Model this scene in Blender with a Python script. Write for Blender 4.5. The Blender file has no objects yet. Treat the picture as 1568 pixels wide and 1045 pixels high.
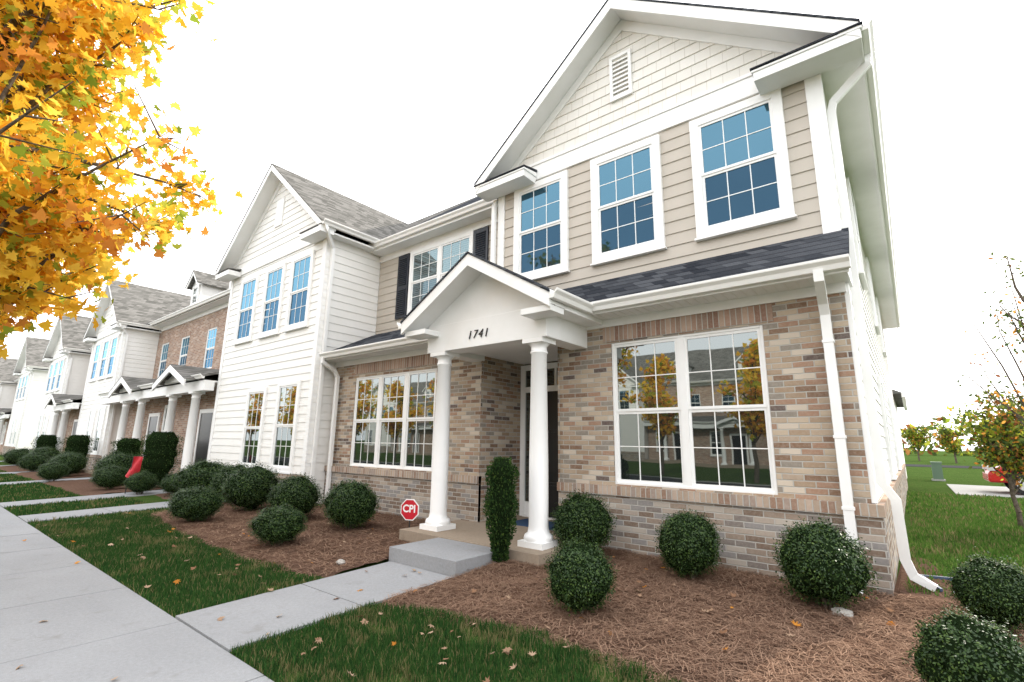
import bpy, math, random
from mathutils import Vector, Matrix, noise
random.seed(7)
R=random.random
def U(a,b): return a+(b-a)*random.random()
scene=bpy.context.scene
COL=scene.collection
# ---------------------------------------------------------------- materials
class N:
    def __init__(s,name):
        s.m=bpy.data.materials.new(name); s.m.use_nodes=True
        s.t=s.m.node_tree; s.t.nodes.clear()
        s.out=s.t.nodes.new('ShaderNodeOutputMaterial')
    def n(s,typ,**k):
        x=s.t.nodes.new('ShaderNode'+typ)
        for a,b in k.items(): setattr(x,a,b)
        return x
    def l(s,a,b): s.t.links.new(a,b)
    def put(s,sock,v):
        if isinstance(v,bpy.types.NodeSocket): s.l(v,sock)
        elif v is not None: sock.default_value=v
    def math(s,op,a,b=0.0,c=0.0):
        x=s.n('Math',operation=op); s.put(x.inputs[0],a); s.put(x.inputs[1],b)
        s.put(x.inputs[2],c); return x.outputs[0]
    def noise(s,scale,det=3.0,rough=.55,vec=None):
        x=s.n('TexNoise'); x.inputs['Scale'].default_value=scale; x.inputs['Detail'].default_value=det
        x.inputs['Roughness'].default_value=rough
        s.l(vec if vec is not None else s.obj(),x.inputs['Vector']); return x.outputs['Fac']
    def obj(s):
        if not hasattr(s,'_o'): s._o=s.n('TexCoord')
        return s._o.outputs['Object']
    def ramp(s,f,stops,interp='LINEAR'):
        x=s.n('ValToRGB'); cr=x.color_ramp; cr.interpolation=interp
        while len(cr.elements)<len(stops): cr.elements.new(.5)
        for e,(p,c) in zip(cr.elements,stops):
            e.position=p; e.color=(c[0],c[1],c[2],1)
        s.l(f,x.inputs[0]); return x.outputs[0]
    def mix(s,f,a,b,bt='MIX'):
        x=s.n('Mix',data_type='RGBA',blend_type=bt)
        s.put(x.inputs[0],f)
        for i,v in ((6,a),(7,b)):
            if isinstance(v,tuple): v=(v[0],v[1],v[2],1)
            s.put(x.inputs[i],v)
        return x.outputs[2]
    def bump(s,h,st,dist=.01):
        x=s.n('Bump'); x.inputs['Strength'].default_value=st; x.inputs['Distance'].default_value=dist
        s.l(h,x.inputs['Height']); return x.outputs[0]
    def pbr(s,col,rough=.7,nrm=None,spec=.5,metal=0):
        if rough>=.85 and metal==0:
            p=s.n('BsdfDiffuse'); 
            if isinstance(col,tuple): col=(col[0],col[1],col[2],1)
            s.put(p.inputs['Color'],col)
            if nrm is not None: s.l(nrm,p.inputs['Normal'])
            s.l(p.outputs[0],s.out.inputs[0]); return s.m
        p=s.n('BsdfPrincipled')
        if isinstance(col,tuple): col=(col[0],col[1],col[2],1)
        s.put(p.inputs['Base Color'],col); s.put(p.inputs['Roughness'],rough)
        p.inputs['Specular IOR Level'].default_value=spec; p.inputs['Metallic'].default_value=metal
        if nrm is not None: s.l(nrm,p.inputs['Normal'])
        s.l(p.outputs[0],s.out.inputs[0]); return s.m
    def uz(s):
        sp=s.n('SeparateXYZ'); s.l(s.obj(),sp.inputs[0])
        g=s.n('TexCoord'); sn=s.n('SeparateXYZ'); s.l(g.outputs['Normal'],sn.inputs[0])
        side=s.math('GREATER_THAN',s.math('ABSOLUTE',sn.outputs[0]),.6)
        u=s.math('ADD',s.math('MULTIPLY',sp.outputs[0],s.math('SUBTRACT',1.0,side)),s.math('MULTIPLY',sp.outputs[1],side))
        top=s.math('GREATER_THAN',s.math('ABSOLUTE',sn.outputs[2]),.6)
        z=s.math('ADD',s.math('MULTIPLY',sp.outputs[2],s.math('SUBTRACT',1.0,top)),s.math('MULTIPLY',sp.outputs[1],top))
        return u,z
def brick(name,L=.21,H=.0677,off=.5,z0=0.0,pal=None,mort=(.45,.43,.39),mw=.010):
    s=N(name); u,z=s.uz()
    w=s.math('MULTIPLY',s.math('SUBTRACT',s.noise(7,1),.5),.006)
    u=s.math('ADD',u,w); z=s.math('ADD',z,w)
    zr=s.math('DIVIDE',s.math('SUBTRACT',z,z0),H); row=s.math('FLOOR',zr)
    ur=s.math('ADD',s.math('DIVIDE',u,L),s.math('MULTIPLY',row,off)); cl=s.math('FLOOR',ur)
    fu=s.math('FRACT',ur); fz=s.math('FRACT',zr)
    du=s.math('MULTIPLY',s.math('MINIMUM',fu,s.math('SUBTRACT',1.0,fu)),L)
    dz=s.math('MULTIPLY',s.math('MINIMUM',fz,s.math('SUBTRACT',1.0,fz)),H)
    d=s.math('MINIMUM',du,dz)
    n2=s.noise(32,3,.65)
    d=s.math('ADD',d,s.math('MULTIPLY',s.math('SUBTRACT',n2,.5),.006))
    mask=s.n('MapRange'); mask.inputs[1].default_value=mw*.45; mask.inputs[2].default_value=mw*.45+.003; s.l(d,mask.inputs[0])
    mk=mask.outputs[0]
    cv=s.n('CombineXYZ'); s.l(cl,cv.inputs[0]); s.l(row,cv.inputs[1])
    wn=s.n('TexWhiteNoise',noise_dimensions='2D'); s.l(cv.outputs[0],wn.inputs['Vector'])
    pal=pal or [(0,(.22,.14,.095)),(.13,(.34,.25,.175)),(.28,(.42,.33,.245)),(.42,(.26,.23,.195)),(.55,(.475,.385,.29)),(.69,(.34,.215,.15)),(.80,(.55,.475,.39)),(.88,(.13,.10,.09)),(.93,(.38,.30,.23))]
    c=s.ramp(wn.outputs['Value'],pal,'CONSTANT')
    c=s.mix(s.math('MULTIPLY',s.math('SUBTRACT',n2,.40),.7),c,(.55,.50,.43))
    n3=s.noise(1.3,1)
    c=s.mix(.4,c,s.ramp(n3,[(.3,(.72,.72,.72)),(.7,(1.12,1.1,1.07))]),'MULTIPLY')
    c=s.mix(mk,mort,c)
    h=s.math('ADD',s.math('MULTIPLY',mk,1.0),s.math('MULTIPLY',n2,.35))
    return s.pbr(c,.9,s.bump(h,.8,.006),.2)
M={}
M['brick']=brick('brick_wall')
M['brickbase']=brick('brick_base',pal=[(0,(.20,.145,.11)),(.2,(.30,.235,.185)),(.4,(.27,.255,.245)),(.6,(.39,.33,.275)),(.8,(.22,.19,.17)),(.92,(.44,.39,.335))])
M['soldier']=brick('brick_soldier',L=.0677,H=.24,off=0,z0=2.935,pal=[(0,(.27,.16,.12)),(.25,(.38,.25,.19)),(.5,(.32,.22,.17)),(.75,(.44,.32,.25))])
M['rowlock']=brick('brick_rowlock',L=.0677,H=.14,off=0,z0=.845,pal=[(0,(.28,.18,.13)),(.3,(.39,.30,.23)),(.6,(.32,.25,.21)),(.8,(.45,.35,.28))])
M['brickred']=brick('brick_warm',pal=[(0,(.31,.19,.14)),(.3,(.41,.27,.20)),(.6,(.36,.26,.21)),(.8,(.48,.36,.29))])
def paint(name,c,rough=.45,nz=.04,grain=False,joints=False):
    s=N(name); a=s.noise(2.0,3,.6); h=None
    col=s.mix(1.0,c,s.ramp(a,[(.3,(1-nz*1.6,1-nz*1.6,1-nz*1.8)),(.65,(1,1,1))]),'MULTIPLY')
    if grain or joints:
        u,z=s.uz()
        cv=s.n('CombineXYZ'); s.l(s.math('MULTIPLY',u,2.0),cv.inputs[0]); s.l(s.math('MULTIPLY',z,60.0),cv.inputs[1])
        h=s.noise(1.0,2,.6,cv.outputs[0])
        if joints:
            row=s.math('FLOOR',s.math('DIVIDE',s.math('SUBTRACT',z,6.45),.18))
            wr=s.n('TexWhiteNoise',noise_dimensions='1D'); s.l(row,wr.inputs['W'])
            ur=s.math('ADD',s.math('DIVIDE',u,.22),s.math('MULTIPLY',wr.outputs['Value'],3.0))
            fu=s.math('FRACT',ur); g=s.math('LESS_THAN',fu,.04)
            wn=s.n('TexWhiteNoise',noise_dimensions='2D'); cv2=s.n('CombineXYZ'); s.l(s.math('FLOOR',ur),cv2.inputs[0]); s.l(row,cv2.inputs[1]); s.l(cv2.outputs[0],wn.inputs['Vector'])
            col=s.mix(1.0,col,s.ramp(wn.outputs['Value'],[(0,(.95,.95,.94)),(1,(1,1,1))]),'MULTIPLY')
            col=s.mix(g,col,(c[0]*.75,c[1]*.73,c[2]*.70))
    return s.pbr(col,rough,s.bump(h,.12,.003) if h is not None else None,.4)
M['white']=paint('white_trim',(.86,.86,.85))
M['whitecol']=paint('white_column',(.87,.87,.86),.35,.02)
M['beige']=paint('beige_siding',(.49,.445,.385),.55,.04,True)
M['creamw']=paint('white_siding',(.82,.81,.78),.55,.03,True)
M['shake']=paint('cream_shake',(.77,.75,.705),.6,.04,True,True)
M['gutter']=paint('cream_gutter',(.82,.81,.78),.35,.02)
M['black']=paint('black_door',(.018,.018,.02),.3)
M['shutter']=paint('shutter_navy',(.018,.022,.032),.4)
M['metal']=paint('dark_metal',(.03,.03,.03),.4)
def shingle(name,a,b):
    s=N(name); sp=s.n('SeparateXYZ'); s.l(s.obj(),sp.inputs[0])
    row=s.math('FLOOR',s.math('DIVIDE',sp.outputs[2],.085))
    wr=s.n('TexWhiteNoise',noise_dimensions='1D'); s.l(row,wr.inputs['W'])
    q=s.math('ADD',s.math('MULTIPLY',s.math('ADD',sp.outputs[0],sp.outputs[1]),5.0),s.math('MULTIPLY',wr.outputs['Value'],9.0))
    cv=s.n('CombineXYZ'); s.l(s.math('FLOOR',q),cv.inputs[0]); s.l(row,cv.inputs[1])
    wn=s.n('TexWhiteNoise',noise_dimensions='2D'); s.l(cv.outputs[0],wn.inputs['Vector'])
    c=s.ramp(wn.outputs['Value'],[(0,a),(1,b)])
    f=s.math('FRACT',s.math('DIVIDE',sp.outputs[2],.085))
    c=s.mix(s.math('MULTIPLY',s.math('LESS_THAN',f,.18),.55),c,(a[0]*.4,a[1]*.4,a[2]*.4))
    nn=s.noise(90,1)
    c=s.mix(.5,c,s.ramp(nn,[(.3,(.6,.6,.6)),(.7,(1.3,1.3,1.3))]),'MULTIPLY')
    h=s.math('ADD',s.math('SUBTRACT',1.0,f),nn)
    return s.pbr(c,.92,s.bump(h,.5,.008),.2)
M['roof']=shingle('shingle_charcoal',(.03,.033,.04),(.085,.09,.10))
M['roofg']=shingle('shingle_grey',(.11,.108,.10),(.22,.212,.20))
def glass(name,base,fac,tint,blinds=False):
    s=N(name); d=s.n('BsdfDiffuse'); g=s.n('BsdfGlossy'); g.inputs['Roughness'].default_value=.015
    g.inputs['Color'].default_value=(*tint,1)
    c=s.mix(s.noise(1.1,2),(base[0]*.4,base[1]*.4,base[2]*.4),(base[0]*1.6,base[1]*1.6,base[2]*1.6))
    if blinds:
        sp=s.n('SeparateXYZ'); s.l(s.obj(),sp.inputs[0]); f=s.math('FRACT',s.math('DIVIDE',sp.outputs[2],.05))
        c=s.mix(s.math('MULTIPLY',s.math('GREATER_THAN',f,.35),.55),c,(.22,.24,.24))
    s.put(d.inputs[0],c)
    b=s.bump(s.noise(1.6,1),.05,.02); s.l(b,g.inputs['Normal'])
    fr=s.n('Fresnel'); fr.inputs[0].default_value=1.5
    f=s.math('MINIMUM',s.math('ADD',s.math('MULTIPLY',fr.outputs[0],1.4),fac),1.0)
    m=s.n('MixShader'); s.l(f,m.inputs[0]); s.l(d.outputs[0],m.inputs[1]); s.l(g.outputs[0],m.inputs[2]); s.l(m.outputs[0],s.out.inputs[0])
    return s.m
M['glass']=glass('window_glass',(.014,.018,.017),.17,(.88,.95,.93))
M['glassd']=glass('window_glass_dim_reflection',(.012,.015,.015),.09,(.80,.88,.88))  # lower sashes: no screen, darker reflection painted into the glass colour
M['glassu']=glass('window_glass_upper',(.012,.03,.045),.12,(.34,.70,.94))  # blue of the reflected sky painted into the gloss tint
M['glassud']=glass('window_glass_upper_dim_reflection',(.01,.02,.03),.03,(.24,.52,.80))  # lower sash: sky blue and a darker reflection painted into the tint
M['glassb']=glass('window_glass_blinds',(.03,.04,.04),.11,(.6,.85,.92),True)
M['glassbd']=glass('window_glass_blinds_dim_reflection',(.02,.025,.03),.05,(.45,.68,.78),True)  # lower sash with blinds, reflection darkened by the painted tint
def concrete(name,c,joint=None):
    s=N(name); a=s.noise(.9,3,.6); b=s.noise(35,3,.7); e=s.noise(240,1)
    col=s.mix(a,(c[0]*.80,c[1]*.80,c[2]*.80),(c[0]*1.1,c[1]*1.1,c[2]*1.1))
    col=s.mix(.6,col,s.ramp(b,[(.3,(.82,.81,.79)),(.7,(1.06,1.06,1.06))]),'MULTIPLY')
    col=s.mix(.6,col,s.ramp(e,[(.25,(.72,.72,.72)),(.6,(1.06,1.06,1.06))]),'MULTIPLY')
    st=s.noise(3.1,3,.7); col=s.mix(s.ramp(st,[(.60,(0,0,0)),(.75,(.5,.5,.5))]),col,(c[0]*.62,c[1]*.58,c[2]*.53))
    return s.pbr(col,.88,s.bump(s.math('ADD',b,e),.25,.004),.25)
M['conc']=concrete('concrete_walk',(.305,.31,.32))
M['slab']=concrete('porch_concrete',(.33,.27,.21))
M['kerb']=concrete('kerb_concrete',(.34,.34,.33))
M['asphalt']=concrete('asphalt',(.055,.055,.058))
s=N('grass_ground'); a=s.noise(.5,3); b=s.noise(8,3,.7); e=s.noise(70,1)
c=s.mix(a,(.035,.07,.018),(.065,.11,.026)); c=s.mix(s.ramp(b,[(.5,(0,0,0)),(.72,(.7,.7,.7))]),c,(.12,.11,.05))
c=s.mix(.7,c,s.ramp(e,[(.3,(.45,.45,.45)),(.7,(1.3,1.3,1.3))]),'MULTIPLY')
M['grass']=s.pbr(c,.95,s.bump(s.math('ADD',b,e),1.0,.03),.1)
s=N('pine_straw_mulch'); b=s.noise(22,4,.75); e=s.noise(110,2,.7); a=s.noise(1.2,2)
c=s.ramp(b,[(.25,(.05,.028,.020)),(.5,(.14,.082,.058)),(.75,(.27,.175,.13))])
c=s.mix(.6,c,s.ramp(e,[(.3,(.5,.5,.5)),(.7,(1.35,1.3,1.25))]),'MULTIPLY'); c=s.mix(a,c,(.17,.11,.083))
M['mulch']=s.pbr(c,.95,s.bump(s.math('ADD',b,e),1.0,.03),.1)
def leafmat(name,c1,c2,trans=.4,gloss=False,rough=.4):
    s=N(name); g=s.n('NewGeometry')
    c=s.mix(g.outputs['Random Per Island'],c1,c2)
    if gloss:
        p=s.n('BsdfPrincipled'); s.l(c,p.inputs['Base Color']); p.inputs['Roughness'].default_value=rough; p.inputs['Specular IOR Level'].default_value=.3
    else:
        p=s.n('BsdfDiffuse'); s.l(c,p.inputs[0])
    t=s.n('BsdfTranslucent'); s.l(c,t.inputs[0]); m=s.n('MixShader'); m.inputs[0].default_value=trans
    s.l(p.outputs[0],m.inputs[1]); s.l(t.outputs[0],m.inputs[2]); s.l(m.outputs[0],s.out.inputs[0]); return s.m
M['ly']=leafmat('leaf_yellow',(.86,.52,.04),(.96,.72,.12),.6)
M['lg']=leafmat('leaf_gold',(.78,.38,.03),(.92,.56,.06),.6)
M['lo']=leafmat('leaf_orange',(.58,.22,.04),(.80,.38,.08),.55)
M['lgr']=leafmat('leaf_green',(.20,.28,.03),(.50,.52,.07),.55)
M['ldg']=leafmat('leaf_dullgreen',(.05,.09,.03),(.17,.21,.05),.4)
M['lr']=leafmat('leaf_rust',(.25,.09,.04),(.45,.22,.07),.4)
M['box']=leafmat('boxwood_leaf',(.012,.033,.010),(.042,.085,.020),.2,True)
M['box2']=leafmat('boxwood_leaf_tip',(.04,.085,.016),(.095,.15,.032),.25,True)
M['jun']=leafmat('evergreen_leaf',(.015,.038,.014),(.045,.085,.025),.15)
M['blade']=leafmat('grass_blade',(.016,.052,.016),(.055,.12,.03),.3)
M['bladesun']=leafmat('grass_blade_sunlit',(.04,.10,.018),(.11,.19,.04),.35)  # lit copy of the blade: sunlight on the right lawn painted into the colour
M['blade2']=leafmat('grass_dry',(.13,.12,.05),(.24,.21,.10),.3)
M['straw']=leafmat('straw_strand',(.12,.066,.045),(.38,.25,.175),.15)
M['dead']=leafmat('dead_leaf',(.22,.12,.07),(.45,.33,.23),.2)
s=N('bark'); b=s.noise(18,4,.7); M['bark']=s.pbr(s.ramp(b,[(.3,(.05,.04,.032)),(.7,(.17,.14,.11))]),.95,s.bump(b,1.0,.02),.1)
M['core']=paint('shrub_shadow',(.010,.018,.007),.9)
M['red']=paint('sign_red',(.50,.015,.03),.35); M['flag']=paint('flag_red',(.45,.015,.025),.7)
M['signw']=paint('sign_white',(.85,.85,.85),.35)
M['mat']=paint('mat_blue',(.05,.08,.14),.95); M['carred']=paint('car_red',(.42,.018,.014),.25); M['carwh']=paint('car_silver',(.5,.5,.52),.25)
M['tyre']=paint('tyre',(.015,.015,.015),.8); M['plas']=paint('drain_plastic',(.06,.09,.15),.4)
M['tail']=paint('tail_lamp',(.5,.02,.01),.2); M['rim']=paint('wheel_rim',(.5,.5,.5),.3)
M['stone']=concrete('stone',(.4,.38,.35)); M['box_green']=paint('utility_green',(.10,.16,.11),.5)
# ---------------------------------------------------------------- builder
class B:
    def __init__(s,name,loc=(0,0,0),rz=0):
        s.name=name; s.p={}; s.M=Matrix.Identity(4); s.loc=loc; s.rz=rz
    def add(s,part,mat,vs,fs):
        k=(part,mat); V,F=s.p.setdefault(k,([],[])); o=len(V)
        V.extend([tuple(s.M@Vector(v)) for v in vs]); F.extend([tuple(i+o for i in f) for f in fs])
    def box(s,part,mat,x0,x1,y0,y1,z0,z1):
        v=[(x0,y0,z0),(x1,y0,z0),(x1,y1,z0),(x0,y1,z0),(x0,y0,z1),(x1,y0,z1),(x1,y1,z1),(x0,y1,z1)]
        s.add(part,mat,v,[(0,3,2,1),(4,5,6,7),(0,1,5,4),(1,2,6,5),(2,3,7,6),(3,0,4,7)])
    def prism(s,part,mat,poly,a0,a1,ax='y'):
        n=len(poly)
        f=(lambda p,a:(p[0],a,p[1])) if ax=='y' else (lambda p,a:(a,p[0],p[1]))
        v=[f(p,a0) for p in poly]+[f(p,a1) for p in poly]
        s.add(part,mat,v,[tuple(range(n)),tuple(range(2*n-1,n-1,-1))]+[(i,i+n,(i+1)%n+n,(i+1)%n) for i in range(n)])
    def quad(s,part,mat,*v): s.add(part,mat,list(v),[tuple(range(len(v)))])
    def lathe(s,part,mat,cx,cy,prof,n=28):
        v=[];f=[]
        for r,z in prof:
            for i in range(n):
                a=2*math.pi*i/n; v.append((cx+r*math.cos(a),cy+r*math.sin(a),z))
        for j in range(len(prof)-1):
            for i in range(n): f.append((j*n+i,j*n+(i+1)%n,(j+1)*n+(i+1)%n,(j+1)*n+i))
        s.add(part,mat,v,f)
    def sweep(s,part,mat,pts,w,d):
        pts=[Vector(p) for p in pts]; vs=[];fs=[]
        for i,p in enumerate(pts):
            t=(pts[min(i+1,len(pts)-1)]-pts[max(i-1,0)]).normalized()
            a=Vector((1,0,0)) if abs(t.x)<.85 else Vector((0,1,0))
            a=(a-t*a.dot(t)).normalized(); b=t.cross(a)
            for q in ((-1,-1),(1,-1),(1,1),(-1,1)): vs.append(tuple(p+a*q[0]*w/2+b*q[1]*d/2))
        for i in range(len(pts)-1):
            for k in range(4): fs.append((i*4+k,i*4+(k+1)%4,i*4+4+(k+1)%4,i*4+4+k))
        fs+= [(3,2,1,0),tuple(range(len(vs)-4,len(vs)))]
        s.add(part,mat,vs,fs)
    def holed(s,part,mat,x0,x1,z0,z1,y,holes,depth=.08):
        xs=sorted({x0,x1}|{h[i] for h in holes for i in (0,1)}); zs=sorted({z0,z1}|{h[i] for h in holes for i in (2,3)})
        for i in range(len(xs)-1):
            for j in range(len(zs)-1):
                cx=(xs[i]+xs[i+1])/2; cz=(zs[j]+zs[j+1])/2
                if any(h[0]<cx<h[1] and h[2]<cz<h[3] for h in holes): continue
                s.quad(part,mat,(xs[i],y,zs[j]),(xs[i+1],y,zs[j]),(xs[i+1],y,zs[j+1]),(xs[i],y,zs[j+1]))
        for a,b,c,d in holes:
            e=y+depth
            s.quad(part,mat,(a,y,c),(a,e,c),(a,e,d),(a,y,d)); s.quad(part,mat,(b,y,c),(b,y,d),(b,e,d),(b,e,c))
            s.quad(part,mat,(a,y,d),(a,e,d),(b,e,d),(b,y,d)); s.quad(part,mat,(a,y,c),(b,y,c),(b,e,c),(a,e,c))
    def lap(s,part,mat,y,z0,z1,ext,e=.18):
        z=z0
        while z<z1-.002:
            zt=min(z+e,z1); a0,a1=ext(z); b0,b1=ext(zt)
            if b1<b0: b0=b1=(b0+b1)/2
            if a1-a0>.01:
                s.quad(part,mat,(a0,y-.018,z),(a1,y-.018,z),(b1,y-.004,zt),(b0,y-.004,zt))
                s.quad(part,mat,(a0,y,z),(a1,y,z),(a1,y-.018,z),(a0,y-.018,z))
            z=zt
    def window(s,x0,x1,z0,z1,y,cas=.1,n=1,cols=3,rows=2,g='glass',head=0,sillp=True):
        W='white'; yo=y-.05
        if cas>0:
            s.box('window_casing',W,x0-cas,x0,yo,y+.01,z0-cas,z1+cas); s.box('window_casing',W,x1,x1+cas,yo,y+.01,z0-cas,z1+cas)
            s.box('window_casing',W,x0,x1,yo,y+.01,z1,z1+cas); s.box('window_casing',W,x0,x1,yo,y+.01,z0-cas,z0)
            if sillp: s.box('window_sill',W,x0-cas-.02,x1+cas+.02,yo-.025,y,z0-cas-.03,z0-cas-.002)
        w=(x1-x0)/n; f=.035
        for i in range(n):
            a=x0+i*w; b=a+w; zm=(z0+z1)/2
            if i>0: s.box('window_mullion',W,a-.045,a+.045,y-.045,y+.02,z0,z1)
            ga=a+(.045 if i>0 else 0); gb=b-(.045 if i<n-1 else 0)
            for (lo,hi,yy,gg) in ((zm,z1,y-.022,g),(z0,zm,y-.008,g+'d')):
                s.box('window_sash',W,ga,ga+f,yy-.014,yy+.02,lo,hi); s.box('window_sash',W,gb-f,gb,yy-.014,yy+.02,lo,hi)
                s.box('window_sash',W,ga+f,gb-f,yy-.014,yy+.02,lo,lo+f); s.box('window_sash',W,ga+f,gb-f,yy-.014,yy+.02,hi-f,hi)
                t=U(-.003,.003); t2=U(-.003,.003)
                s.quad('window_glass',gg,(ga+f-.004,yy+t,lo+f-.004),(gb-f+.004,yy-t,lo+f-.004),(gb-f+.004,yy-t+t2,hi-f+.004),(ga+f-.004,yy+t+t2,hi-f+.004))
                for c in range(1,cols):
                    x=ga+f+(gb-ga-2*f)*c/cols; s.box('window_muntin',W,x-.006,x+.006,yy-.008,yy+.006,lo+f,hi-f)
                for r in range(1,rows):
                    z=lo+f+(hi-lo-2*f)*r/rows; s.box('window_muntin',W,ga+f,gb-f,yy-.0065,yy+.006,z-.006,z+.006)
    def gable(s,xl,xr,ze,xp,zp,y0,y1,yw,roof,fh=.18,trim='white'):
        for xe in (xl,xr):
            s.prism('roof_shingles',roof,[(xe,ze),(xp,zp),(xp,zp-.028),(xe,ze-.028)],y0,y1)
            k=.015 if xe<xp else -.015
            s.prism('rake_fascia',trim,[(xe+k,ze-.03+abs(k)*.8),(xp,zp-.03),(xp,zp-.03-fh),(xe+k,ze-.03-fh+abs(k)*.8)],y0+.012,y0+.05)
            s.prism('rake_soffit',trim,[(xe+k,ze-.10),(xp,zp-.10),(xp,zp-.16),(xe+k,ze-.16)],y0+.05,yw)
            s.prism('rake_frieze',trim,[(xe+(abs(xe-xp)*.09)*(1 if xe<xp else -1),ze-.16+abs(zp-ze)*.09),(xp,zp-.162),(xp,zp-.36),(xe+(abs(xe-xp)*.09)*(1 if xe<xp else -1),ze-.33+abs(zp-ze)*.09)],yw-.035,yw+.01)
    def gutter(s,x0,x1,yb,zt,mat='gutter',w=.12,h=.12):
        s.prism('gutter',mat,[(yb,zt),(yb,zt-h),(yb-w*.55,zt-h),(yb-w*.7,zt-h*.55),(yb-w*.98,zt-h*.25),(yb-w,zt),(yb-w+.012,zt),(yb-w*.5,zt-h*.5),(yb-.012,zt-h*.5),(yb-.012,zt)],x0,x1,'x')
    def done(s,bevel=True):
        e=bpy.data.objects.new(s.name,None); COL.objects.link(e); e.location=s.loc; e.rotation_euler=(0,0,s.rz)
        for (part,mat),(V,F) in s.p.items():
            me=bpy.data.meshes.new(part); me.from_pydata(V,[],F); me.materials.append(M[mat]); me.update()
            if part=='column_shaft': me.polygons.foreach_set('use_smooth',[True]*len(F))
            o=bpy.data.objects.new(part,me); COL.objects.link(o); o.parent=e
            if bevel and part in ('window_casing','rake_fascia','trim','porch_beam','porch_slab','step','eave_return','gutter','brick_base'):
                bv=o.modifiers.new('b','BEVEL'); bv.width=.005; bv.segments=2; bv.limit_method='ANGLE'
        return e
def mesh_obj(name,V,F,mats,mi=None,parent=None,smooth=False):
    me=bpy.data.meshes.new(name); me.from_pydata(V,[],F)
    for m in mats: me.materials.append(M[m])
    if mi: me.polygons.foreach_set('material_index',mi)
    if smooth: me.polygons.foreach_set('use_smooth',[True]*len(F))
    me.update(); o=bpy.data.objects.new(name,me); COL.objects.link(o)
    if parent: o.parent=parent
    return o
R90=Matrix.Rotation(math.pi/2,4,'Z'); RM90=Matrix.Rotation(-math.pi/2,4,'Z'); I4=Matrix.Identity(4)
def column(b,x,y,z0,z1,r=.12):
    b.box('column_plinth','whitecol',x-r*1.5,x+r*1.5,y-r*1.5,y+r*1.5,z0,z0+.07)
    h=z1-z0
    b.lathe('column_shaft','whitecol',x,y,[(r*1.45,z0+.07),(r*1.5,z0+.10),(r*1.4,z0+.14),(r*1.12,z0+.16),(r*1.05,z0+.2),(r,z0+.24),(r*.99,z0+h*.4),(r*.84,z1-.2),(r*.95,z1-.19),(r*.95,z1-.17),(r*.85,z1-.165),(r*.86,z1-.1),(r*1.2,z1-.06)])
    b.box('column_capital','whitecol',x-r*1.3,x+r*1.3,y-r*1.3,y+r*1.3,z1-.06,z1)
# ================================================================ near townhouse
h=B('townhouse')
D=6.2
RW=(-3.18,-1.21,.985,2.91); LW=(-9.36,-6.78,.985,2.86)
h.holed('brick_wall','brick',-4.05,-.38,.8,3.2,D,[RW]); h.holed('brick_wall','brick',-10.17,-5.6,.8,3.2,D,[LW])
for W,n in ((RW,2),(LW,3)):
    h.window(W[0]+.035,W[1]-.035,W[2]+.03,W[3]-.03,D+.062,cas=.032,n=n,cols=3,rows=2,sillp=False)
    e=.12 if n==2 else .05
    h.box('brick_header','soldier',W[0]-e,W[1]+e,D-.012,D+.002,2.935,3.15)
for a,c in ((-4.05,-.30),(-10.17,-5.6)):
    h.box('brick_base','brickbase',a,c,D-.05,D+.01,-.2,.845); h.box('brick_ledge','rowlock',a,c+(.02 if c>-1 else 0),D-.085,D+.01,.845,.965)
h.quad('brick_recess','brick',(-5.6,6.15,0),(-5.6,7.3,0),(-5.6,7.3,3.2),(-5.6,6.15,3.2))
h.quad('brick_recess','brick',(-4.05,6.15,0),(-4.05,7.3,0),(-4.05,7.3,3.2),(-4.05,6.15,3.2))
h.quad('brick_recess','brick',(-5.6,7.3,0),(-4.05,7.3,0),(-4.05,7.3,3.2),(-5.6,7.3,3.2))
h.box('porch_ceiling','white',-5.57,-3.85,5.46,7.29,2.96,3.0)
dy=7.26
h.box('door_frame','white',-5.59,-5.49,dy-.03,7.3,.25,2.93); h.box('door_frame','white',-4.16,-4.06,dy-.03,7.3,.25,2.93)
h.box('door_frame','white',-5.49,-4.16,dy-.03,7.3,2.83,2.93); h.box('door_frame','white',-5.49,-4.16,dy-.03,7.3,2.42,2.52)
h.box('door_frame','white',-5.24,-5.17,dy-.03,7.3,.25,2.42)
h.box('transom_glass','glass',-5.49,-4.16,dy,7.29,2.52,2.83)
for x in (-5.16,-4.82,-4.5): h.box('transom_bar','white',x-.02,x+.02,dy-.015,7.28,2.52,2.83)
h.box('sidelight','glass',-5.49,-5.24,dy,7.29,.5,2.42); h.box('sidelight_panel','white',-5.49,-5.24,dy-.01,7.29,.25,.5)
h.box('front_door','black',-5.17,-4.16,dy,7.29,.25,2.42)
for zx in ((.40,.85),(1.0,1.55),(1.7,2.3)):
    for xx in ((-5.07,-4.72),(-4.62,-4.26)):
        h.box('door_panel','black',xx[0],xx[1],dy-.018,dy+.01,zx[0],zx[1]); h.box('door_panel_inner','black',xx[0]+.05,xx[1]-.05,dy-.026,dy,zx[0]+.05,zx[1]-.05)
h.lathe('door_knob','rim',-5.10,dy-.05,[(0,1.18),(.03,1.2),(.03,1.24),(0,1.26)],12)
h.box('threshold','white',-5.49,-4.16,dy-.08,dy+.01,.25,.275)
h.box('porch_slab','slab',-6.0,-3.5,4.9,7.3,-.1,.25); h.box('step','conc',-5.17,-4.02,4.08,4.9,-.1,.236)
column(h,-3.79,5.3,.25,2.88,.125); column(h,-5.62,5.3,.25,2.88,.125)
h.box('porch_beam','white',-5.86,-3.56,5.14,5.45,2.88,3.3)
h.box('porch_beam','white',-5.86,-5.58,5.45,6.2,2.88,3.3); h.box('porch_beam','white',-3.84,-3.56,5.45,6.2,2.88,3.3)
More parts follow.
